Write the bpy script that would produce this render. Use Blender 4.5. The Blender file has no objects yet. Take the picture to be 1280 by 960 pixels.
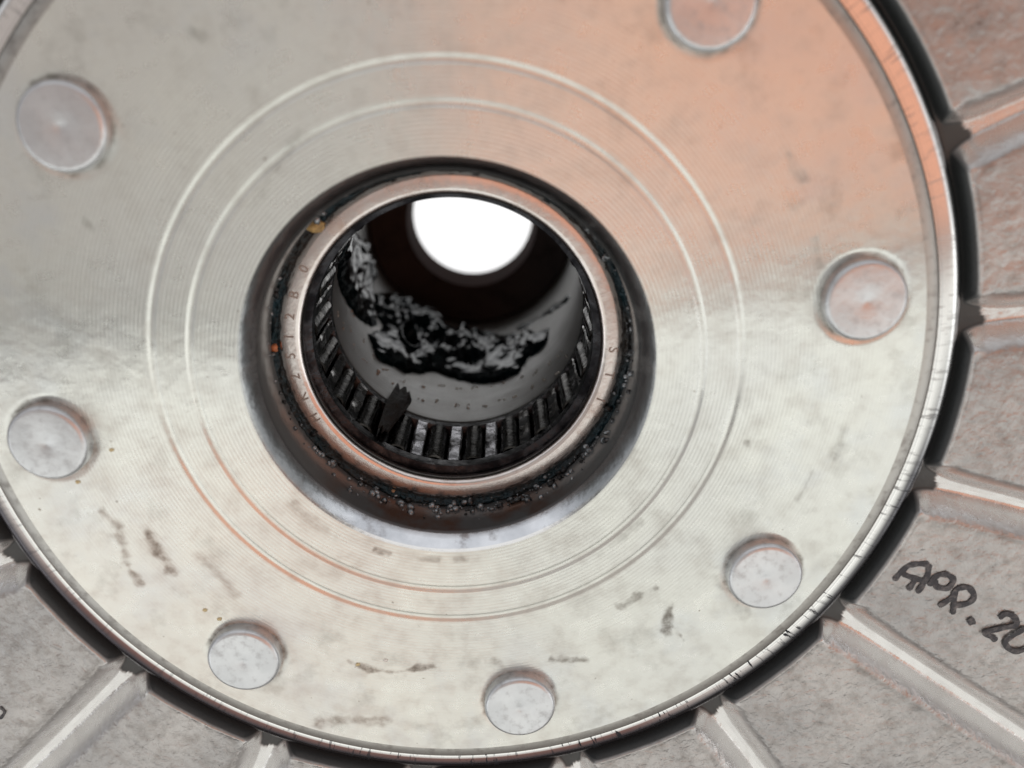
import bpy, math, random
import numpy as np
from math import radians as rad, pi

# ------------------------------------------------------------------ camera, world, lamps
U = 0.0244                      # one working unit in metres (the bearing shell is 32 mm across)
S = bpy.context.scene
COL = S.collection
cam = bpy.data.cameras.new("camera"); camo = bpy.data.objects.new("camera", cam); COL.objects.link(camo)
S.camera = camo
cam.sensor_width = 36; cam.lens = 36 * 1126.97 / 1280
cam.clip_start = 0.004; cam.clip_end = 50
from mathutils import Matrix, Vector
Rt = Matrix(((0.99476507, 0.09957387, 0.02296748),
             (-0.10133921, 0.93234479, 0.3470786),
             (0.01314635, -0.34758917, 0.93755477)))
M = Rt.to_4x4(); M.translation = Vector((0.28272, 1.00077, 2.90364)) * U
camo.matrix_world = M
cam.dof.use_dof = True; cam.dof.focus_distance = 3.62 * U; cam.dof.aperture_fstop = 21; cam.dof.aperture_blades = 0

W = bpy.data.worlds.new("World"); S.world = W; W.use_nodes = True
W.node_tree.nodes["Background"].inputs[0].default_value = (1.0, 0.95, 0.90, 1)
W.node_tree.nodes["Background"].inputs[1].default_value = 0.17

def lamp(name, loc, target, sx, sy, radiance, color):
    d = bpy.data.lights.new(name, 'AREA'); d.shape = 'RECTANGLE'; d.size = sx; d.size_y = sy
    d.energy = radiance * pi * sx * sy; d.color = color
    o = bpy.data.objects.new(name, d); COL.objects.link(o); o.location = loc
    o.rotation_euler = (Vector(target) - Vector(loc)).to_track_quat('-Z', 'Y').to_euler()
    return o
def flat_lamp(name, x0, x1, y0, y1, z, radiance, color):
    return lamp(name, ((x0+x1)/2, (y0+y1)/2, z), ((x0+x1)/2, (y0+y1)/2, 0), x1-x0, y1-y0, radiance, color)
flat_lamp("south_light", -3, 3, -2.0, -.30, 1.0, 1.04, (.985, 1, .95))  # area lamp for the broad white brightness reflected from this side
flat_lamp("orange_light", -.05, 1.5, -.22, .52, 1.0, 0.84, (1, .40, .21))
flat_lamp("overhead_fill", -1.3, -.06, -.16, .75, 1.0, 0.36, (1, .88, .82))  # unseen fill lamp added to lift the upper left reflections
lamp("side_light_east", (3, 0, 1.35), (0, 0, 1.35), 6, 1.1, .95, (.95, .98, 1))
lamp("side_light_west", (-3, 0, 1.35), (0, 0, 1.35), 6, 1.1, .85, (.91, .95, 1))
lamp("side_light_north", (0, 3, 1.65), (0, 0, 1.65), 6, 3.0, .72, (.95, .97, 1))

S.view_settings.view_transform = 'Standard'; S.view_settings.look = 'None'
S.view_settings.exposure = 0; S.view_settings.gamma = 1; S.view_settings.use_curve_mapping = False
S.cycles.max_bounces = 10; S.cycles.use_denoising = True
random.seed(4); rng = np.random.default_rng(4)

# ------------------------------------------------------------------ helpers
def tag(o, label=None, cat=None, group=None, kind=None):
    for k, v in (('label', label), ('category', cat), ('group', group), ('kind', kind)):
        if v: o[k] = v
    return o
def empty(name, loc=(0, 0, 0)):
    o = bpy.data.objects.new(name, None); COL.objects.link(o); o.location = Vector(loc) * U
    o.empty_display_size = .005
    return o
def link(name, me, mat, parent=None):
    o = bpy.data.objects.new(name, me); COL.objects.link(o)
    if mat and not me.materials: me.materials.append(mat)
    if parent: o.parent = parent
    return o
def mesh(name, V, F, smooth=True, sharp=None):
    me = bpy.data.meshes.new(name)
    me.from_pydata([tuple(v) for v in (np.asarray(V) * U).tolist()], [], F if isinstance(F, list) else F.tolist())
    me.polygons.foreach_set("use_smooth", [smooth] * len(me.polygons))
    if sharp is not None: me.set_sharp_from_angle(angle=rad(sharp))
    me.update(); return me
def grid_faces(n, m, wrap=False):
    i = np.arange(n - 1)[:, None]; mm = m if wrap else m - 1
    j = np.arange(mm)[None, :]; j2 = (j + 1) % m
    return np.stack([i*m + j, i*m + j2, (i+1)*m + j2, (i+1)*m + j], -1).reshape(-1, 4)
def lathe(name, prof, n=360, sharp=38, a0=0, a1=2*pi):
    prof = np.array(prof, float); full = a1 - a0 > 6.28
    a = np.linspace(a0, a1, n, endpoint=not full)
    V = np.stack([prof[:, 0:1]*np.cos(a), prof[:, 0:1]*np.sin(a), np.repeat(prof[:, 1:2], n, 1)], -1).reshape(-1, 3)
    return mesh(name, V, grid_faces(len(prof), n, full), True, sharp)
def arc(cx, cz, r, a0, a1, n=6):
    return [(cx + r*math.cos(rad(t)), cz + r*math.sin(rad(t))) for t in np.linspace(a0, a1, n)]
def _h(i, j, k, s):
    n = (i*374761393 + j*668265263 + k*2147483647 + s*1274126177) & 0xFFFFFFFF
    n = ((n ^ (n >> 13)) * 1274126177) & 0xFFFFFFFF
    return ((n ^ (n >> 16)) & 0xFFFF) / 65535.0
def noise(x, y, z=0.0, seed=0, octv=3):
    x, y, z = np.broadcast_arrays(np.asarray(x, float), np.asarray(y, float), np.asarray(z, float))
    out = 0; amp = .5; tot = 0
    for o in range(octv):
        xi, yi, zi = np.floor(x).astype(np.int64), np.floor(y).astype(np.int64), np.floor(z).astype(np.int64)
        fx, fy, fz = x-xi, y-yi, z-zi
        fx, fy, fz = [t*t*(3-2*t) for t in (fx, fy, fz)]
        r = 0
        for a in (0, 1):
            for b in (0, 1):
                for c in (0, 1):
                    r = r + _h(xi+a, yi+b, zi+c, seed+o)*(fx if a else 1-fx)*(fy if b else 1-fy)*(fz if c else 1-fz)
        out = out + amp*(2*r-1); tot += amp; amp *= .5; x, y, z = x*2.03, y*2.03, z*2.03
    return out / tot
def sst(t): t = np.clip(t, 0, 1); return t*t*(3-2*t)
def seg_dist(x, y, ax, ay, bx, by):
    dx, dy = bx-ax, by-ay; t = np.clip(((x-ax)*dx + (y-ay)*dy)/(dx*dx+dy*dy+1e-12), 0, 1)
    return np.hypot(x-ax-t*dx, y-ay-t*dy)
def poly_sd(x, y, P):                                  # signed distance, positive inside
    d = np.full(np.shape(x), 9.0); ins = np.zeros(np.shape(x), bool)
    for (ax, ay), (bx, by) in zip(P, P[1:] + P[:1]):
        d = np.minimum(d, seg_dist(x, y, ax, ay, bx, by))
        c = ((ay > y) != (by > y)) & (x < (bx-ax)*(y-ay)/((by-ay) if by != ay else 1e-9) + ax)
        ins ^= c
    return np.where(ins, d, -d)
def set_attr(me, name, arr):
    at = me.attributes.new(name, 'FLOAT', 'POINT'); at.data.foreach_set("value", np.asarray(arr, np.float32).ravel())

# ------------------------------------------------------------------ materials
class NT:
    def __init__(s, name):
        s.m = bpy.data.materials.new(name); s.m.use_nodes = True; s.t = s.m.node_tree
        s.b = s.t.nodes["Principled BSDF"]; s.tc = s.t.nodes.new("ShaderNodeTexCoord")
    def n(s, ty, **kw):
        nd = s.t.nodes.new(ty)
        for k, v in kw.items():
            if k.startswith('i_'):
                key = k[2:]; nd.inputs[int(key) if key.isdigit() else key.replace('_', ' ')].default_value = v
            else: setattr(nd, k, v)
        return nd
    def l(s, a, b): s.t.links.new(a, b)
    def math(s, op, a, b=None, c=None, clamp=False):
        nd = s.n("ShaderNodeMath", operation=op, use_clamp=clamp)
        for i, v in enumerate((a, b, c)):
            if v is None: continue
            if isinstance(v, (int, float)): nd.inputs[i].default_value = v
            else: s.l(v, nd.inputs[i])
        return nd.outputs[0]
    def noise(s, scale, vec=None, detail=4, rough=.55, dist=0):     # scale per working unit
        nd = s.n("ShaderNodeTexNoise", i_Scale=scale/U, i_Detail=detail, i_Roughness=rough, i_Distortion=dist)
        s.l(vec or s.tc.outputs["Object"], nd.inputs["Vector"]); return nd.outputs["Fac"]
    def ramp(s, f, a, b, ca=0.0, cb=1.0):
        nd = s.n("ShaderNodeMapRange", i_1=a, i_2=b, i_3=ca, i_4=cb); nd.clamp = True; s.l(f, nd.inputs[0]); return nd.outputs[0]
    def mix(s, f, a, b):
        nd = s.n("ShaderNodeMix", data_type='RGBA')
        if isinstance(f, (int, float)): nd.inputs[0].default_value = f
        else: s.l(f, nd.inputs[0])
        for v, i in ((a, 6), (b, 7)):
            if isinstance(v, tuple): nd.inputs[i].default_value = v + (1,)
            else: s.l(v, nd.inputs[i])
        return nd.outputs[2]
    def bump(s, h, dist, strength=1.0, prev=None):
        nd = s.n("ShaderNodeBump", i_Strength=strength, i_Distance=dist*U); s.l(h, nd.inputs["Height"])
        if prev is not None: s.l(prev, nd.inputs["Normal"])
        return nd.outputs[0]
    def set(s, **kw):
        for k, v in kw.items():
            k = k.replace('_', ' ')
            if isinstance(v, (int, float)): s.b.inputs[k].default_value = v
            elif isinstance(v, tuple): s.b.inputs[k].default_value = v + (1,)
            else: s.l(v, s.b.inputs[k])
    def radial(s):
        sp = s.n("ShaderNodeSeparateXYZ"); s.l(s.tc.outputs["Object"], sp.inputs[0])
        x, y, z = sp.outputs
        r = s.math('SQRT', s.math('ADD', s.math('MULTIPLY', x, x), s.math('MULTIPLY', y, y)))
        return s.math('MULTIPLY', r, 1/U), s.math('ARCTAN2', y, x), s.math('MULTIPLY', z, 1/U)
    def comb(s, x, y, z):
        nd = s.n("ShaderNodeCombineXYZ")
        for i, v in enumerate((x, y, z)):
            if isinstance(v, (int, float)): nd.inputs[i].default_value = v
            else: s.l(v, nd.inputs[i])
        return nd.outputs[0]
    def noise_raw(s, vec, scale, detail=3, rough=.6):
        nd = s.n("ShaderNodeTexNoise", i_Scale=scale, i_Detail=detail, i_Roughness=rough); s.l(vec, nd.inputs["Vector"]); return nd.outputs["Fac"]
    def aniso(s, v, rot=0.0):
        tg = s.n("ShaderNodeTangent", direction_type='RADIAL', axis='Z'); s.l(tg.outputs[0], s.b.inputs["Tangent"])
        s.b.inputs["Anisotropic"].default_value = v; s.b.inputs["Anisotropic Rotation"].default_value = rot

def mat_face():
    t = NT("turned_aluminium"); r, a, z = t.radial()
    big = t.noise(1.6, detail=5); fine = t.noise(9, detail=6, rough=.65)
    base = t.mix(t.ramp(big, .35, .65), (.745, .745, .70), (.69, .69, .665))
    base = t.mix(t.ramp(fine, .50, .80, 0, .55), base, (.50, .47, .43))
    spots = t.noise(26, detail=2)
    base = t.mix(t.ramp(spots, .73, .79, 0, .8), base, (.20, .16, .12))
    worn_lit = t.math('MULTIPLY', t.ramp(t.noise(3.4, detail=4, rough=.6), .50, .66), t.ramp(r, 1.02, 1.3))
    base = t.mix(t.math('MULTIPLY', worn_lit, .55), base, (.66, .68, .69))
    gry = t.math('MULTIPLY', t.ramp(t.noise(5.5, detail=5, rough=.65), .55, .72), t.ramp(r, .95, 1.2, .3, 1))
    base = t.mix(t.math('MULTIPLY', gry, .45), base, (.36, .35, .32))
    at = t.n("ShaderNodeAttribute", attribute_name="stain_shade")
    brk = t.noise(22, detail=6, rough=.7)
    st = t.math('MULTIPLY', at.outputs["Fac"], t.ramp(brk, .40, .62, .30, .95))
    base = t.mix(t.math('MULTIPLY', st, .8), base, (.17, .15, .12))
    # the lathe's feed marks
    tone = t.noise_raw(t.comb(t.math('MULTIPLY', r, 40.0), 0, 0), 1.0, 2)
    wav = t.math('SINE', t.math('MULTIPLY', r, 2*pi/.0138))
    fade = t.ramp(r, 1.12, 1.50, 1.0, .18)
    soft = t.ramp(t.noise(3.0, detail=2), .3, .7, .55, 1.0)
    h = t.math('MULTIPLY', t.math('MULTIPLY', wav, fade), soft)
    n1 = t.bump(h, .00029)
    n2 = t.bump(t.noise(14, detail=3, rough=.5), .0010, 1.0, n1)
    scr = t.noise_raw(t.comb(t.math('MULTIPLY', r, 260.0), t.math('MULTIPLY', a, 5.0), 0), 1.0, 3)
    n3 = t.bump(scr, .0006, 1.0, n2)
    t.set(Base_Color=base, Metallic=1.0, Normal=n3,
          Roughness=t.math('ADD', t.ramp(fine, .3, .7, .25, .34), t.math('MULTIPLY', st, .25)))
    t.aniso(.93, .25)
    return t.m
def mat_metal(name, col, rough, metallic=1.0, dirt=None, dscale=8, dthr=(.5, .7), bump=0.0, bscale=20, col2=None, an=0, **kw):
    t = NT(name); base = col
    if col2: base = t.mix(t.ramp(t.noise(dscale*.4, detail=5), .35, .65), col, col2)
    if dirt: 
        f = t.ramp(t.noise(dscale, detail=7, rough=.65), dthr[0], dthr[1])
        base = t.mix(f, base, dirt); t.set(Roughness=t.math('ADD', t.math('MULTIPLY', f, .2), rough))
    else: t.set(Roughness=rough)
    if bump: t.set(Normal=t.bump(t.noise(bscale, detail=6, rough=.6), bump))
    t.set(Base_Color=base, Metallic=metallic)
    if an: t.aniso(an, .25)
    return t.m
def mat_cast():
    t = NT("cast_aluminium")
    oi = t.n("ShaderNodeObjectInfo")
    off = t.math('MULTIPLY', oi.outputs["Random"], 3.1)
    va = t.n("ShaderNodeVectorMath", operation='ADD'); t.l(t.tc.outputs["Object"], va.inputs[0]); t.l(t.comb(off, off, 0), va.inputs[1])
    v = va.outputs[0]
    big = t.noise(2.2, v, 5); f2 = t.noise(16, v, 6, .65); f3 = t.noise(55, v, 3)
    base = t.mix(t.ramp(big, .35, .65), (.46, .44, .43), (.36, .35, .35))
    base = t.mix(t.ramp(f2, .48, .72, 0, .7), base, (.27, .25, .235))
    dk = t.math('MULTIPLY', t.ramp(t.noise(4.2, v, 6, .7), .52, .68), t.ramp(t.noise(30, v, 5, .7), .40, .62))
    base = t.mix(t.math('MULTIPLY', dk, .5), base, (.12, .11, .105))
    base = t.mix(t.ramp(t.noise(30, v, 2), .76, .80, 0, .8), base, (.10, .06, .05))
    at = t.n("ShaderNodeAttribute", attribute_name="worn_lit")          # rubbed, smoother slot walls, with their highlight painted in lighter
    grime = t.n("ShaderNodeAttribute", attribute_name="grime")
    base = t.mix(at.outputs["Fac"], base, (.68, .675, .67))
    base = t.mix(t.math('MULTIPLY', grime.outputs["Fac"], t.ramp(f2, .35, .6, .3, 1)), base, (.09, .08, .07))
    sl = t.n("ShaderNodeAttribute", attribute_name="gap_shade")
    base = t.mix(sl.outputs["Fac"], base, (.055, .060, .062))  # shade of the gap and slot mouths painted near black
    rough = t.math('SUBTRACT', t.ramp(f2, .3, .7, .28, .42), t.math('MULTIPLY', at.outputs["Fac"], .10))
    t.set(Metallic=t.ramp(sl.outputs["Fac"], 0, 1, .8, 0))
    wr = t.noise(24, v, 4, .6, .8)
    amp = t.math('SUBTRACT', 1.0, t.math('MULTIPLY', at.outputs["Fac"], .85))
    wr = t.math('ADD', t.math('MULTIPLY', wr, .7), t.math('MULTIPLY', t.noise(11, v, 5, .6), .9))
    n1 = t.bump(t.math('MULTIPLY', wr, amp), .009)
    n2 = t.bump(t.math('MULTIPLY', f3, amp), .003, 1, n1)
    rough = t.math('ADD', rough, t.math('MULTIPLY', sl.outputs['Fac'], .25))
    t.set(Base_Color=base, Roughness=rough, Normal=n2)
    return t.m
def mat_rim():
    t = NT("polished_rim"); r, a, z = t.radial()
    ringl = t.noise_raw(t.comb(t.math('MULTIPLY', r, 130.0), 0, 0), 1.0, 3)
    ticks = t.noise_raw(t.comb(t.math('MULTIPLY', a, 95.0), t.math('MULTIPLY', r, 9.0), 0), 1.0, 3, .7)
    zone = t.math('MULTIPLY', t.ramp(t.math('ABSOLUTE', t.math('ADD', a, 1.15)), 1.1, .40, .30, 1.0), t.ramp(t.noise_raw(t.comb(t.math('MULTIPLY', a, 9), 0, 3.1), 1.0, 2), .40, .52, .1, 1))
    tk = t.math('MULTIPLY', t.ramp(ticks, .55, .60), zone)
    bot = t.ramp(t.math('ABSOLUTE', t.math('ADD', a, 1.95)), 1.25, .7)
    red_refl = t.math('MAXIMUM', t.ramp(z, -.040, -.075, 0, .8), t.math('MULTIPLY', bot, t.ramp(r, 1.680, 1.691, 0, .95)))
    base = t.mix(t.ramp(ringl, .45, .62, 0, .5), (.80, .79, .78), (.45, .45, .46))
    base = t.mix(red_refl, base, (.13, .052, .042))     # reddish horizon reflection painted low on the shoulder
    base = t.mix(t.math('MAXIMUM', t.ramp(r, 1.738, 1.756), t.math('MULTIPLY', t.ramp(a, .05, -.35), t.ramp(r, 1.690, 1.716, 0, .93))), base, (.045, .043, .050))  # dark reflections painted into the rim's outer and lower right part
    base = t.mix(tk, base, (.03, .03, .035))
    t.set(Base_Color=base, Metallic=1.0, Roughness=t.ramp(tk, 0, 1, .17, .5), Normal=t.bump(ringl, .0006))
    return t.m
def mat_grease(name="black_grease", col=(.003, .006, .008), b=.0025, sc=14, rough=.10):
    t = NT(name)
    c = t.mix(t.ramp(t.noise(4), .4, .65), col, (.003, .016, .022))
    t.set(Base_Color=c, Roughness=t.ramp(t.noise(9), .35, .7, rough, rough+.10), Specular_IOR_Level=.24, Specular_Tint=(.78, .90, 1.0),
          Normal=t.bump(t.noise(sc, detail=3, dist=.6), b))
    return t.m

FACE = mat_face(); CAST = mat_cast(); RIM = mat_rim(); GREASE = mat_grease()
CHAMFER = mat_metal("grey_chamfer", (.42, .41, .39), .38, .9, (.22, .21, .2), 20, (.5, .75), .0008, 40, an=.4)
DARKGAP = mat_metal("dark_groove", (.050, .055, .057), .35, .0, (.07, .062, .055), 10, (.5, .75), .004, 14)  # groove shade and oily grime put into one near-black colour
RIVET = mat_metal("rivet_aluminium", (.64, .65, .67), .36, .95, (.40, .40, .41), 24, (.52, .80), .0022, 20, col2=(.56, .57, .59))
def mat_bore():
    t = NT("bore_steel"); r, a, z = t.radial()
    d = t.noise(9, detail=6, rough=.65)
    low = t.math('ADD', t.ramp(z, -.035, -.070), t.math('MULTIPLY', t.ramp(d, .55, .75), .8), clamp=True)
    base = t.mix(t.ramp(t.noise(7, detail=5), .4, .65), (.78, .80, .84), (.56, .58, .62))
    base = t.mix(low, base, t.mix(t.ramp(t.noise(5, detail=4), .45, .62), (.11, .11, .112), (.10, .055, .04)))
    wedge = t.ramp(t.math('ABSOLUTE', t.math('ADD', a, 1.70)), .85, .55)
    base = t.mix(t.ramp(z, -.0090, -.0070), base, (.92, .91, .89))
    base = t.mix(t.math('MULTIPLY', t.math('SUBTRACT', 1.0, wedge), .84), base, (.17, .175, .175))  # dark reflections painted round the chamfer, outside the bright lower wedge
    t.set(Base_Color=base, Metallic=t.ramp(low, 0, 1, 1, .4), Roughness=.22, Normal=t.bump(t.noise(18, detail=5), .0022)); return t.m
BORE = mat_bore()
CAGE2 = mat_metal('oily_cage_steel', (.36, .35, .34), .14, 1.0, (.012, .012, .012), 7, (.46, .56), .003, 24)
LIP = mat_metal("bearing_steel", (.72, .675, .655), .22, 1.0, (.40, .30, .25), 7, (.54, .82), .0011, 22, col2=(.58, .51, .48))
STAMP = mat_metal("stamp_shade", (.34, .27, .24), .4, .9)
CAGE = mat_metal("cage_steel", (.62, .62, .66), .20, 1.0, (.03, .028, .026), 8, (.52, .64), .004, 26)
CAGED = mat_metal("cage_ring_steel", (.045, .045, .05), .25, 1.0, (.012, .012, .014), 9, (.42, .6), .006, 26)
ROLL = mat_metal("roller_steel", (.07, .065, .058), .12, 1.0, (.010, .009, .008), 9, (.40, .58), .002, 24)
INK = mat_metal("marker_ink", (.04, .04, .047), .55, .2, (.20, .19, .19), 34, (.48, .72), .006, 34)
RUBBER = mat_metal("rubber", (.018, .017, .016), .6, 0, (.04, .03, .025), 20, (.5, .7), .01, 30)
DEEP = mat_metal("dark_bore", (.030, .022, .022), .45, .3, (.015, .012, .013), 5)  # shadow on the bore's end wall put into a dark base colour

RUST = mat_metal("rusty_edge", (.05, .016, .012), 1.0, 0, (.03, .015, .012), 9)
def mat_sleeve():
    t = NT("sleeve_steel"); r, a, z = t.radial()
    ln = t.noise_raw(t.comb(t.math('MULTIPLY', z, 120.0), t.math('MULTIPLY', a, .6), 0), 1.0, 3)
    base = t.mix(t.ramp(t.noise(5, detail=5), .4, .65), (.34, .34, .335), (.25, .245, .235))
    base = t.mix(t.ramp(ln, .5, .7, 0, .5), base, (.13, .13, .13))
    t.set(Base_Color=base, Metallic=.8, Roughness=.36, Normal=t.bump(ln, .0016)); return t.m
SLEEVE = mat_sleeve()
def plain(name, col, rough=.6, spec=.5, metal=0.0):
    t = NT(name); c = t.mix(t.ramp(t.noise(60, detail=3), .4, .65), col, tuple(v*.6 for v in col))
    t.set(Base_Color=c, Roughness=rough, Specular_IOR_Level=spec, Metallic=metal); return t.m
SPECK = plain("yellow_speck", (.62, .52, .30), .5); TAN = plain("tan_crumb", (.50, .33, .13), .6); ORANGE = plain("orange_crumb", (.50, .16, .06), .6); PALE = plain("pale_crumb", (.42, .32, .27), .5)
WET = mat_metal("wet_grit", (.30, .32, .34), .12, .7, (.02, .02, .021), 12, (.42, .58), .003, 60)

# ------------------------------------------------------------------ the hub casting and its parts
hub = tag(empty("hub_casting", (0, 0, -3.1)), "round machined aluminium hub with ribbed cast surround and central bore", "hub")
OFF = Vector((0, 0, 3.1)) * U
def part(name, me, mat, parent=hub):
    o = link(name, me, mat, parent)
    o.location = OFF
    return o

RP, PH = 1.4070, 0.0760
pins = [(RP*math.cos(PH + k*pi/4), RP*math.sin(PH + k*pi/4)) for k in range(8)]
def groove(r0, w, d, n=9):
    return [(r0 + w*t, -d*math.sqrt(max(0, 1-t*t))**1.0 if abs(t) < 1 else 0.0) for t in np.linspace(-1, 1, n)]
rr = list(np.linspace(.712, .852, 12)) + [.856] + [x for x, _ in groove(.872, .0155, .0066)] + list(np.linspace(.890, .980, 10)) \
   + [.984] + [x for x, _ in groove(1.0, .0160, .0062)] + list(np.linspace(1.018, 1.22, 22)) + list(np.arange(1.228, 1.6215, .0066)) + [1.622]
rr = np.array(sorted(set(np.round(rr, 5))))
NA = 1500; aa = np.arange(NA)*2*pi/NA
RR, AA = np.meshgrid(rr, aa, indexing='ij'); X, Y = RR*np.cos(AA), RR*np.sin(AA)
Z = np.zeros_like(X)
for r0, w, d in ((.872, .0155, .0066), (1.0, .0160, .0062)):
    q = np.clip(1-((RR-r0)/w)**2, 0, 1); Z -= d*q
for px, py in pins:
    dd = np.hypot(X-px, Y-py); Z -= .003*(1-sst((dd-.138)/.030))
stains = [([(-1.163, -.505), (-1.139, -.591), (-1.115, -.679)], .030, 1), ([(-1.3, -.407), (-1.259, -.477), (-1.274, -.62), (-1.25, -.713)], .022, .75),
          ([(-.522, -1.158), (-.44, -1.20), (-.344, -1.215), (-.219, -1.20)], .017, .9), ([(.723, -1.04), (.704, -1.10), (.704, -1.147)], .022, 1),
          ([(.704, -1.09), (.764, -1.19)], .012, .8), ([(.527, -1.019), (.59, -.98), (.667, -.945)], .014, .7),
          ([(.25, -1.226), (.388, -1.245)], .018, .8), ([(-.695, -1.429), (-.56, -1.42), (-.439, -1.438)], .03, .6),
          ([(1.247, .318), (1.262, .237)], .022, .7), ([(-1.084, .614), (-1.075, .60)], .02, .6), ([(-.626, 1.143), (-.60, 1.13)], .03, .5),
          ([(-1.33, .52), (-1.32, .42)], .03, .5), ([(1.018, -.388), (1.02, -.385)], .012, 1), ([(.716, -.497), (.70, -.49)], .012, .7), ([(.549, -.415), (.60, -.36)], .03, .45),
          ([(.46, -.78), (.62, -.66)], .02, .3), ([(-.62, -.45), (-.50, -.60)], .03, .35), ([(1.16, .60), (1.2, .52)], .02, .4),
          ([(1.25, -.52), (1.20, -.62)], .014, .5), ([(1.36, -.36), (1.33, -.46)], .03, .4), ([(-.2, -.72), (0, -.75)], .012, .5), ([(-.35, -.67), (-.3, -.69)], .012, .8),
          ([(-.36, .82), (-.55, .62)], .02, .35), ([(-1.0, -.62), (-.9, -.8)], .02, .35), ([(.9, -.93), (1.0, -1.1)], .03, .35), ([(0.03, -1.2), (.1, -1.3)], .02, .35)]
st = np.zeros_like(X)
wob = noise(X*22, Y*22, seed=5, octv=4)*.024
for pts, w, k in stains:
    d = np.full_like(X, 9.)
    for p0, p1 in zip(pts, pts[1:]): d = np.minimum(d, seg_dist(X, Y, *p0, *p1))
    st = np.maximum(st, k*(1-sst((d+wob)/w-.1)))
for px, py in pins:
    dd = np.hypot(X-px, Y-py); st = np.maximum(st, .95*(1-sst((dd-.138+wob*.7)/.020)))  # contact shade and dirt painted round each rivet
V = np.stack([X, Y, Z], -1).reshape(-1, 3)
me = mesh("hub_face", V, grid_faces(len(rr), NA, True)[:, ::-1], True); set_attr(me, "stain_shade", st)
part("hub_face", me, FACE)

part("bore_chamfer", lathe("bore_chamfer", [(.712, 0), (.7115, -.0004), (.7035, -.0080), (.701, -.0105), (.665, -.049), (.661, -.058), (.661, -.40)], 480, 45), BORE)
part("edge_chamfer", lathe("edge_chamfer", [(1.622, 0), (1.628, -.0006), (1.660, -.0085), (1.666, -.013), (1.667, -.05)], 600, 30), CHAMFER)
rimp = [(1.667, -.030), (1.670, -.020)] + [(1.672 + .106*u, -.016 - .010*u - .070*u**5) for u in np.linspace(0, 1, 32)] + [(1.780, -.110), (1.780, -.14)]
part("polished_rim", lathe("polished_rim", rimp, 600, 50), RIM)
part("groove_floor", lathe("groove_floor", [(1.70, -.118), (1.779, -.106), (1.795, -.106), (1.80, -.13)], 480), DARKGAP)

# cast sectors between the radial slots
A_S = -1.0
def sector_z(R, t):                                    # t: azimuth from the sector's centre line (radians)
    s = R*np.sin(rad(10) - np.abs(t)); s = np.sqrt(s*s + .018**2) - .018                  # distance to the nearest slot's centre line
    flare = .028*np.exp(-(R-1.80)/.05)
    a = s - .004 - flare; b = (R - 1.785)*3.0
    rho = .070
    q1, q2 = np.maximum(rho-a, 0), np.maximum(rho-b, 0)
    d = np.where((a < rho) & (b < rho), rho-np.hypot(q1, q2), np.minimum(a, b))
    top = -.010 + .010*sst((R-1.9)/.6)
    k = np.clip(d/(.060 + .030*sst((R-1.80)/.06)), 0, 1); f = sst(k)*.55 + .45*np.sin(k*pi/2)**1.3
    bed = -.108 + .004*sst((R-1.85)/.05)
    return bed + (top-bed)*f, d, s
Rg = np.concatenate([np.arange(1.768, 1.88, .0045), np.arange(1.885, 1.98, .008), np.linspace(1.99, 3.5, 60)])
tn = np.concatenate([np.linspace(-1, -.68, 90), np.linspace(-.66, .66, 50), np.linspace(.68, 1, 90)])
RG, TN = np.meshgrid(Rg, tn, indexing='ij')
TG = np.sign(TN)*(rad(10) - (1-np.abs(TN))*rad(10)*(1.8/RG)**.35*1.0)
TG = TN*rad(10)
ZG, DG, SG = sector_z(RG, TG)
def make_sector_mesh(seed):
    nz = noise(RG*7, TG*RG*7, seed=seed, octv=3)*.0045*np.clip(DG/.08, 0, 1)
    Vv = np.stack([RG*np.cos(TG), RG*np.sin(TG), ZG+nz], -1).reshape(-1, 3)
    m_ = mesh("cast_sector", Vv, grid_faces(*RG.shape), True)
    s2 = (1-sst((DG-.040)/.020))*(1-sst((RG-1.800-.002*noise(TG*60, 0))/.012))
    set_attr(m_, "gap_shade", np.maximum(s2, (1-sst((DG-.004)/.012))*(1-sst((RG-1.862-.02*noise(TG*60, 0))/.014))))
    worn_lit = (1-sst((DG-.025)/.065))*(.92+.2*noise(RG*14, TG*30, seed=seed+3))
    set_attr(m_, "worn_lit", worn_lit)
    gr = np.exp(-((DG-.094)/.010)**2)*(TG > 0)*.6*(noise(RG*9, TG*20, seed=seed+7)*.5+.6) + .6*np.exp(-((RG-1.80)/.02)**2)*(DG > .02)*.3
    set_attr(m_, "grime", np.clip(gr, 0, 1))
    return m_
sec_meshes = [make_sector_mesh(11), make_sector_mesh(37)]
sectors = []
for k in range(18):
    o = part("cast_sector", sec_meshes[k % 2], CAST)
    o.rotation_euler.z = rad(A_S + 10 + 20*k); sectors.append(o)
part("casting_underside", lathe("casting_underside", [(3.5, -.02), (3.5, -.35), (1.72, -.45), (.70, -.90), (.70, -.40)], 180), DEEP)

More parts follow.
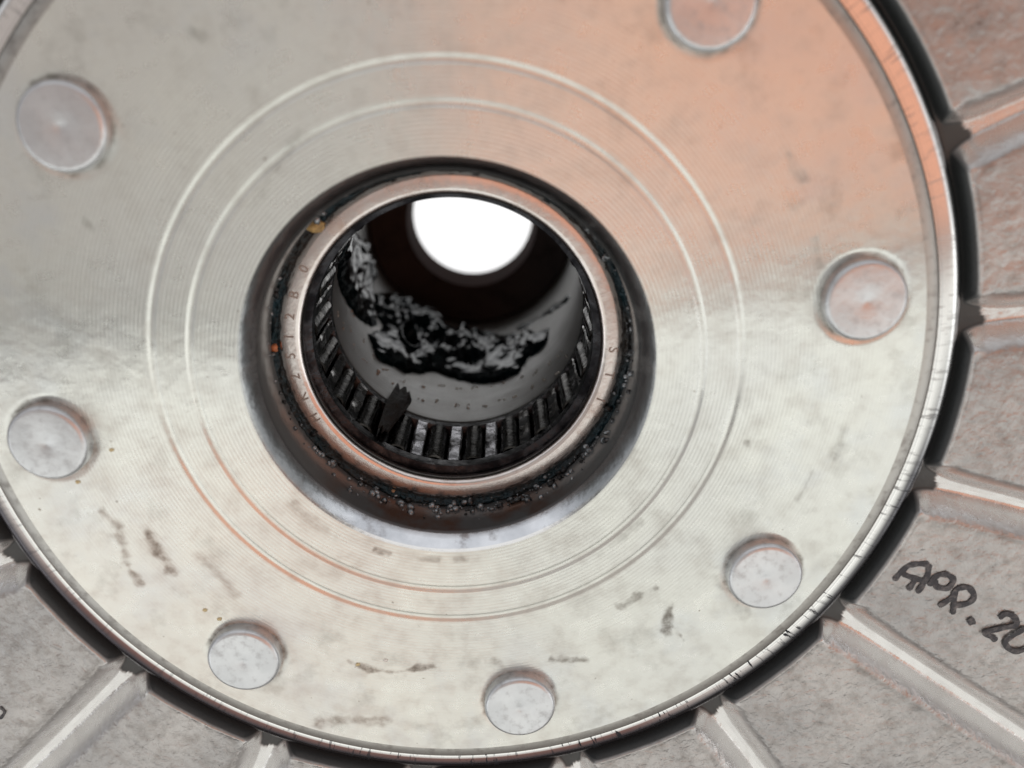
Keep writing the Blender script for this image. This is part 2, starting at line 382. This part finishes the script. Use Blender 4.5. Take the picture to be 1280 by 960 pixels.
# hand-lettered date in marker on the sector right of the lower slot
def top_z(x, y):
    R_ = math.hypot(x, y); az = math.degrees(math.atan2(y, x)) - A_S
    t = rad((az % 20) - 10); return float(sector_z(np.array(R_), np.array(t))[0])
strokes = [[(1.563, -1.016), (1.584, -.988), (1.613, -.959), (1.647, -.953), (1.692, -.958)], [(1.692, -.958), (1.689, -1.006), (1.674, -1.044), (1.654, -1.082)],
           [(1.593, -.989), (1.639, -1.014), (1.679, -1.032)], [(1.647, -1.015), (1.619, -1.065)], [(1.74, -1.005), (1.712, -1.022), (1.697, -1.054)],
           [(1.734, -1.005), (1.768, -1.015), (1.787, -1.04), (1.766, -1.071), (1.726, -1.06), (1.719, -1.029)],
           [(1.802, -1.099), (1.775, -1.122), (1.737, -1.149)], [(1.812, -1.073), (1.846, -1.077), (1.868, -1.113), (1.851, -1.144), (1.8, -1.145), (1.796, -1.091), (1.817, -1.07)],
           [(1.796, -1.138), (1.794, -1.189)], [(1.852, -1.233), (1.879, -1.222)], [(1.971, -1.226), (1.993, -1.207), (2.029, -1.225), (2.037, -1.26), (1.981, -1.271), (1.913, -1.281)],
           [(1.913, -1.281), (1.943, -1.302), (1.968, -1.325)], [(2.074, -1.278), (2.03, -1.308), (2.004, -1.333), (2.018, -1.366), (2.055, -1.384), (2.11, -1.36), (2.12, -1.30), (2.074, -1.278)],
           ][:] ; tick = [[(-1.925, -1.205), (-1.914, -1.225), (-1.918, -1.240), (-1.940, -1.262)]]
ink_s = math.cos(0)
def catmull(P, n=6):
    P = [np.array(p) for p in P]; out = []
    Q = [2*P[0]-P[1]] + P + [2*P[-1]-P[-2]]
    for i in range(1, len(Q)-2):
        for t in np.linspace(0, 1, n, endpoint=False):
            a, b, c, d = Q[i-1:i+3]
            out.append(.5*((2*b)+(-a+c)*t+(2*a-5*b+4*c-d)*t*t+(-a+3*b-3*c+d)*t**3))
    return out + [P[-1]]
def ribbons(strokes):
  Vt, Ft = [], []
  for si, s_ in enumerate(strokes):
      c = catmull(s_); w0 = (.0115 if si != 9 else .017) if len(strokes) > 1 else .006; b0 = len(Vt); n = len(c)
      for i, p in enumerate(c):
          tg = c[min(i+1, n-1)]-c[max(i-1, 0)]; tg = tg/(np.linalg.norm(tg)+1e-9); nn = np.array([-tg[1], tg[0]])
          w = w0*(1+.12*math.sin(i*.9+si))*(.55 if i in (0, n-1) else 1)
          for e in (-1, -.33, .33, 1):
              q = p + nn*w*e; zt = top_z(*q) if True else 0
              Vt.append((q[0], q[1], zt + .0052 + .0002*si - .0012*abs(e)))
          if i:
              for j in range(3): Ft.append((b0+4*(i-1)+j, b0+4*(i-1)+j+1, b0+4*i+j+1, b0+4*i+j))
  return Vt, Ft
part("marker_lettering", mesh("marker_lettering", *ribbons(strokes), True), INK)
part("marker_tick", mesh("marker_tick", *ribbons(tick), True), INK)

# rivets
rp = [(.139, -.03), (.1385, .030)] + arc(.1185, .030, .020, 0, 90, 10) + [(.07, .0503), (.024, .0503), (.013, .0475), (.0005, .0462)]
rv_me = [lathe("rivet", [(r_*s1, z_) for r_, z_ in rp], 96, 40) for s1 in (1.0,)]
for k, (px, py) in enumerate(pins):
    o = link("rivet", rv_me[0], RIVET, hub); o.location = OFF + Vector((px, py, 0))*U
    o.rotation_euler = (rad(random.uniform(-.7, .7)), rad(random.uniform(-.7, .7)), random.uniform(0, 6))

# the deep bore
def cone_r(z): return .54 + (-.84-z)*.0524
sp = [(.662, -.40), (.664, -.82), (.545, -.82), (.540, -.828)] + [(cone_r(z), z) for z in np.linspace(-.84, -2.60, 40)] + [(.628, -2.615), (.632, -2.66), (.640, -2.67), (.642, -2.74)]
part("bore_sleeve", lathe("bore_sleeve", sp, 300, 35), SLEEVE)
part("bore_shoulder", lathe("bore_shoulder", [(.642, -2.74), (.640, -2.78), (.56, -2.785), (.418, -2.785)], 240, 35), DEEP)
part("exit_hole_edge", lathe("exit_hole_edge", [(.418, -2.785), (.410, -2.79), (.396, -3.02), (.394, -3.08), (.42, -3.1), (.72, -3.1), (.72, -.9)], 240, 35), RUST)

# ------------------------------------------------------------------ needle roller bearing
brg = tag(empty("needle_bearing", (0, 0, -.81)), "open steel needle roller bearing with stamped rim, pressed into the hub bore", "bearing")
BO = Vector((0, 0, .81))*U
def bpart(name, me, mat): o = link(name, me, mat, brg); o.location = BO; return o
sh = [(.648, -.80), (.648, -.300)] + arc(.612, -.300, .036, 0, 90, 9)[1:] + [(.595, -.264), (.574, -.2655)] + arc(.581, -.2955, .030, 90, 185, 10)[1:] + [(.552, -.318), (.560, -.330), (.620, -.338), (.624, -.35), (.624, -.79), (.618, -.795), (.560, -.797), (.552, -.805), (.552, -.814)]
bpart("bearing_shell", lathe("bearing_shell", sh, 420, 50), LIP)
bpart("cage_ring", lathe("cage_ring", [(.610, -.345), (.545, -.345), (.530, -.352), (.528, -.40), (.532, -.408), (.545, -.412), (.605, -.412)], 240, 40), CAGED)
bpart("cage_ring", lathe("cage_ring", [(.605, -.745), (.540, -.747), (.530, -.752), (.529, -.785), (.540, -.79), (.610, -.79)], 240, 40), CAGED)
def box_me(name, x0, x1, y0, y1, z0, z1, nz=14, bev=.004, amp=.0):
    prof = [(x1, y0), (x0+bev, y0), (x0, y0+bev), (x0, (y0+y1)/2), (x0, y1-bev), (x0+bev, y1), (x1, y1)]
    Vb = []; zs = np.linspace(z0, z1, nz)
    for z in zs:
        for (x, y) in prof: Vb.append((x + amp*float(noise(x*9+y*40, z*26, seed=3, octv=2)), y, z))
    return mesh(name, Vb, grid_faces(nz, len(prof)), True, 40)
bar_me = box_me("cage_bar", .529, .60, -.026, .026, -.750, -.408, 16, .006, .004)
bar_me2 = bar_me.copy(); bar_me2.materials.clear()
rol_me = lathe("roller", [(.0005, -.742), (.044, -.742), (.050, -.736), (.050, -.424), (.044, -.418), (.0005, -.418)], 20, 40)
for k in range(22):
    a = rad(-97.3 + 360/22*k)
    wet = not (k in (0, 1, 21))
    o = bpart("cage_bar", bar_me if not wet else bar_me2, CAGE2 if wet else CAGE); o.rotation_euler.z = a
    a2 = a + pi/22
    o = link("roller", rol_me, ROLL, brg); o.location = BO + Vector((.572*math.cos(a2), .572*math.sin(a2), 0))*U
    o.rotation_euler.z = random.uniform(0, 6)
# stamped characters on the shell's rim
def glyph(ch, size):
    cu = bpy.data.curves.new("glyph", 'FONT'); cu.body = ch; cu.size = size*U; cu.align_x = 'CENTER'; cu.extrude = .0006*U; cu.bevel_depth = .0007*U; cu.resolution_u = 3
    cu.offset = 0
    ob = bpy.data.objects.new("glyph", cu); COL.objects.link(ob); bpy.context.view_layer.update()
    m_ = bpy.data.meshes.new_from_object(ob.evaluated_get(bpy.context.evaluated_depsgraph_get()))
    bpy.data.objects.remove(ob)
    Vv = np.array([v.co[:] for v in m_.vertices])/U; Fv = [tuple(p.vertices) for p in m_.polygons]; return Vv, Fv
for chars in ([("H", 202.5), ("K", 193.6), ("2", 185.6), ("5", 177.6), ("1", 170.5), ("2", 163), ("B", 155), ("0", 145)], [("S", -7.5), ("T", -17), ("I", -27)]):
    Vs, Fs = [], []
    for ch, az in chars:
        Vv, Fv = glyph(ch, .050); b0 = len(Vs); t = rad(az)
        # reading clockwise, letter tops outwards
        ex = np.array([math.sin(t), -math.cos(t)]); ey = np.array([math.cos(t), math.sin(t)])
        for v in Vv:
            r_ = ey*(.581 + v[1]*1.0) + ex*v[0]*1.0
            rho_ = float(np.hypot(*r_)); zs = -.2644 - (max(0, rho_-.612)**2)/(2*.036)*1.08
            Vs.append((r_[0], r_[1], zs + .0006 + v[2]*.9))
        Fs += [tuple(b0+i for i in f) for f in Fv]
    bpart("stamped_marking", mesh("stamped_marking", Vs, Fs, False), STAMP)

# ------------------------------------------------------------------ grease, rubber and grit
def patch(name, P, label, hmax, seed, mat, bubble=None, fold=1.0, glint=None):
    P = [(rad(a)*.6, z) for a, z in P]
    xs = np.arange(min(p[0] for p in P)-.04, max(p[0] for p in P)+.04, .0055)
    zs = np.arange(min(p[1] for p in P)-.04, max(p[1] for p in P)+.04, .0075)
    XX, ZZ = np.meshgrid(xs, zs, indexing='ij')
    d = poly_sd(XX, ZZ, P) + noise(XX*16, ZZ*12, seed=seed)*.030
    e_ = np.clip(d/(.24 if hmax > .03 else .08), 0, 1); env = np.sqrt(e_*(2-e_))
    n1 = np.abs(noise(XX*9+ZZ*2, ZZ*4.2-XX*4, seed=seed+1, octv=2)); n2 = noise(XX*26, ZZ*11, seed=seed+2, octv=2)
    n1 = .33 + .34*noise(XX*8.5+ZZ*1.5, ZZ*3.4-XX*3, seed=seed+1, octv=1) + .34*noise(XX*15+ZZ*2, ZZ*7.5-XX*5, seed=seed+4, octv=1) + .10*noise(XX*34, ZZ*17+XX*9, seed=seed+6, octv=1); wz = sst((-1.45-ZZ)/.55)*.8+.25; h = env*(hmax*(.50 + fold*1.3*n1*wz) + .0022*n2*env*wz) - .002
    if bubble:
        (bx, bz, rx, rz) = bubble; q = np.hypot((XX-rad(bx)*.6)/rx, (ZZ-bz)/rz)
        h = h*(1 - .95*(1-sst((q-.75)/.35))) + .022*np.exp(-((q-1.12)/.16)**2)
    if glint:
        (bx, bz, rx, rz) = glint; q = np.hypot((XX-rad(bx)*.6)/rx, (ZZ-bz)/rz); h = h*(1-.6*np.exp(-q*q)) + .018*np.exp(-q*q)
    keep = d > -.012
    Rr = cone_r(ZZ) - np.where(d > 0, h, -.002); th = XX/.6
    Vv = np.stack([Rr*np.cos(th), Rr*np.sin(th), ZZ], -1).reshape(-1, 3)
    F = grid_faces(*XX.shape); kf = keep.reshape(-1)[F].all(1); F = F[kf]
    used = np.unique(F); mp = np.full(len(Vv), -1); mp[used] = np.arange(len(used))
    o = link(name, mesh(name, Vv[used], mp[F], True), mat); tag(o, label, "grease"); return o
main = [(-158.9, -2.032), (-153.6, -2.331), (-142.1, -2.598), (-133.8, -2.63), (-122.9, -2.66), (-115.1, -2.614), (-107.7, -2.513), (-96.4, -2.382), (-85.5, -2.342), (-74.3, -2.271), (-62.4, -1.993), (-47.5, -1.77), (-47.8, -1.587), (-53.1, -1.494), (-62.4, -1.557), (-68, -1.355), (-78.5, -1.362), (-91, -1.398), (-101, -1.46), (-111.3, -1.55), (-118.3, -1.434), (-126.7, -1.316), (-133.7, -1.312), (-140.6, -1.248), (-145.5, -1.251), (-152.3, -1.404), (-145.8, -1.686), (-147, -1.80), (-151.3, -1.818)]
patch("grease_clump", main, "wide wrinkled clump of wet black grease across the bottom of the bore sleeve", .085, 21, GREASE, (-132, -1.76, .062, .15), 1.0, (-85, -1.95, .07, .2))
left = [(141, -.971), (158, -1.7), (174.9, -2.256), (188.4, -2.343), (196.4, -2.138), (202.7, -1.928), (208.7, -1.668), (204.8, -1.519), (195.5, -1.373), (181.6, -1.231), (167, -1.027), (151, -.86)]
patch("grease_streak", left, "tall glossy black grease streak running up the bore sleeve's upper left wall", .070, 44, GREASE)
wisp = [(-26.5, -1.749), (-36.8, -1.894), (-55.8, -2.22), (-65.4, -2.195), (-70, -2.314), (-59.1, -2.308), (-44.8, -2.172), (-30, -1.9)]
patch("grease_wisp", wisp, "thin dark wisp of grease on the bore sleeve's right wall above the clump", .016, 61, GREASE)

def blob(rad_, seed, n=2, sq=(1, 1, 1), amp=.35):
    import bmesh
    bm = bmesh.new(); bmesh.ops.create_icosphere(bm, subdivisions=n, radius=1.0)
    V_ = np.array([v.co[:] for v in bm.verts]); F_ = [tuple(v.index for v in f.verts) for f in bm.faces]; bm.free()
    k = 1 + amp*noise(V_[:, 0]*1.6+seed, V_[:, 1]*1.6, V_[:, 2]*1.6, seed=seed, octv=2)
    return V_*k[:, None]*np.array(sq)*rad_, F_
def put_blobs(name, items, mat):
    Vs, Fs = [], []; n = 0
    for (x, y, z, r_, s_, sub) in items:
        Vv, Fv = blob(r_, s_, sub, (random.uniform(.7, 1.5), random.uniform(.7, 1.5), random.uniform(.6, 1)))
        Vs.append(Vv + np.array([x, y, z])); Fs += [tuple(i+n for i in f) for f in Fv]; n += len(Vv)
    return link(name, mesh(name, np.concatenate(Vs), Fs, True), mat)
# dirty grease packed between the shell and the bore wall
a_ = np.linspace(0, 2*pi, 900, endpoint=False); pr = np.linspace(0, 1, 9)
AAg, PRg = np.meshgrid(a_, pr, indexing='ij')
thick = .010 + .012*noise(AAg*14, PRg*3, seed=8)+.008*np.clip(-np.sin(AAg), 0, 1)
Rg2 = .630 + PRg*.032; Zg2 = -.290 + thick*np.sin(PRg*pi)*1.6 + .030*PRg**2 + .010*noise(AAg*40, PRg*5, seed=9)
Vv = np.stack([Rg2*np.cos(AAg), Rg2*np.sin(AAg), Zg2], -1).reshape(-1, 3)
Fv = grid_faces(900, 9); Fv = np.concatenate([Fv, np.array([[899*9+j, 899*9+j+1, j+1, j] for j in range(8)])])
tag(link("grease_bead", mesh("grease_bead", Vv, Fv, True), mat_grease("dirty_grease", (.020, .018, .016), .014, 30, .16)),
    "ring of dirty black grease packed between the bearing rim and the bore wall", "grease")
items = []
for i in range(300):
    a = rad(random.gauss(-82, 38)) if i < 200 else random.uniform(0, 2*pi)
    t_ = abs(random.gauss(0, .5)); z = -.262 + min(.12, t_*.10); r_ = random.choice([.003, .004, .005, .007, .010, .014])
    R_ = .6605 - r_*.3 if z > -.25 else random.uniform(.635, .660)
    items.append((R_*math.cos(a), R_*math.sin(a), z, r_, i, 1))
tag(put_blobs("wet_grit", items, WET), "wet dark grit and oil beads scattered along the bore wall below the chamfer", "grit", kind="stuff")
# oil beads on the sleeve
items = []
for az, z in [(-117, -1.048), (-108.7, -1.08), (-99.1, -1.046), (-92.2, -1.044), (-85, -1.036), (-76.6, -1.026), (-69, -1.012), (-60, -.99), (-52.3, -.962), (-42.4, -.886), (-34, -.92), (-125, -1.05), (-133, -1.05), (-141.4, -1.058), (-150.2, -1.036), (-158.8, -1.015), (-164, -1.133), (-171, -1.0), (-178.3, -.942),
              (-117, -1.249), (-107.6, -1.31), (-99.2, -1.343), (-90.7, -1.318), (-82.1, -1.313), (-75.8, -1.295), (-66, -1.25), (-57, -1.2), (-49, -1.15), (-40, -1.1), (-128, -1.2), (-138, -1.18), (-147, -1.2), (-156, -1.25), (-168, -1.3)]:
    for q in range(3):
        a = rad(az + random.uniform(-1.6, 1.6)); zz = z + random.uniform(-.03, .03); R_ = cone_r(zz)-.001
        items.append((R_*math.cos(a), R_*math.sin(a), zz, random.uniform(.0035, .0065), int(az*7)+q, 1))
BEAD = plain("oil_bead", (.95, .95, .92), .5, .9, 1.0)
tag(put_blobs("oil_beads", items, BEAD), "rows of tiny shiny oil beads dotted on the grey bore sleeve", "oil beads", kind="stuff")

# rubber shred lying over the rollers
def shred():
    L = [(-131.2, -.448), (-130.2, -.60), (-128.6, -.74), (-127.2, -.88), (-126.4, -.98)]
    Vs = []; n = 9
    for i, (az, z) in enumerate(L):
        for rep in range(1):
            w = [.026, .038, .046, .050, .044][i]
            for s_ in (0, 1):
                for j in range(n):
                    e = j/(n-1)*2-1
                    a = rad(az) + e*w/.52; r_ = .512 - .012*s_*(1-e*e*.6) - .009*math.sin(i*2.3+j*1.1) + (.010 if i == 4 else 0)
                    Vs.append((r_*math.cos(a), r_*math.sin(a), z + .020*math.sin(j*2.1+i) + (.035*e + .018*math.cos(j*2.6) if i == 4 else 0)))
    Fs = []
    m = 2*n
    for i in range(len(L)-1):
        for s_ in (0, 1):
            for j in range(n-1):
                p0 = i*m + s_*n + j; f = (p0, p0+1, p0+1+m, p0+m); Fs.append(f if s_ else f[::-1])
        for j in (0, n-1):
            p0 = i*m + j; Fs.append((p0, p0+n, p0+n+m, p0+m))
    for i in (0, len(L)-1):
        for j in range(n-1):
            p0 = i*m + j; Fs.append((p0, p0+1, p0+n+1, p0+n))
    return mesh("rubber_shred", Vs, Fs, True, 50)
tag(link("rubber_shred", shred(), RUBBER), "matt black torn shred of rubber lying across the bearing rollers", "shred")

def crumb(name, loc, r_, seed, sq, mat, label):
    Vv, Fv = blob(r_, seed, 3, sq, .5); o = link(name, mesh(name, Vv, Fv, True), mat); o.location = Vector(loc)*U
    tag(o, label, "crumb")
crumb("dirt_crumb", (-.425, .488, -.262), .026, 3, (1.3, .8, .5), TAN, "golden tan crumb wedged by the bearing rim at the upper left")
crumb("dirt_crumb", (-.650, .062, -.262), .016, 5, (.8, 1.0, .6), ORANGE, "small orange crumb stuck beside the left of the bearing rim")
crumb("dirt_crumb", (-.308, -.574, -.268), .014, 7, (1, .9, .7), plain("brown_crumb", (.30, .17, .09), .6), "brown crumb in the grease just below the bearing rim, left of two pale ones")
crumb("dirt_crumb", (-.187, -.634, -.262), .012, 9, (.8, 1.0, .7), plain("honey_crumb", (.45, .30, .15), .5), "small honey coloured crumb beside the pinkish grain under the bearing rim")
crumb("dirt_crumb", (-.147, -.652, -.248), .015, 12, (1.1, .8, .8), PALE, "round pinkish grain in the grease below the bearing rim's lowest edge")
for i, (x, y, lab) in enumerate([(-1.36, -.28, "tiny yellow speck above the rivet at the far left"), (-.50, -1.163, "yellow speck at the left end of the long dark smear"), (-.39, -1.155, "white speck on the long dark smear near the bottom rivets"),
                                 (-1.03, -.855, "pale yellow speck at the upper left rim of the lower left rivet"), (-.985, -.90, "amber speck against the lower left rivet's side"), (-1.21, -.17, "yellowish speck at the right side of the far left rivet")]):
    z_ = 0.001
    crumb("dirt_crumb", (x, y, z_), .0075, 20+i, (1.2, .9, .5), SPECK if i != 2 else plain('white_speck', (.75, .74, .70)), lab)

# glowing sheet added below the bore for the white seen through it
t = bpy.data.materials.new("backdrop_glow"); t.use_nodes = True
b_ = t.node_tree.nodes["Principled BSDF"]; b_.inputs["Base Color"].default_value = (0, 0, 0, 1); b_.inputs["Emission Color"].default_value = (1, 1, 1, 1); b_.inputs["Emission Strength"].default_value = 1.02
tag(link("bright_backdrop", mesh("bright_backdrop", [(-20, -22, -20.5), (18, -22, -20.5), (18, 16, -20.5), (-20, 16, -20.5)], [(0, 1, 2, 3)], False), t), kind="structure")
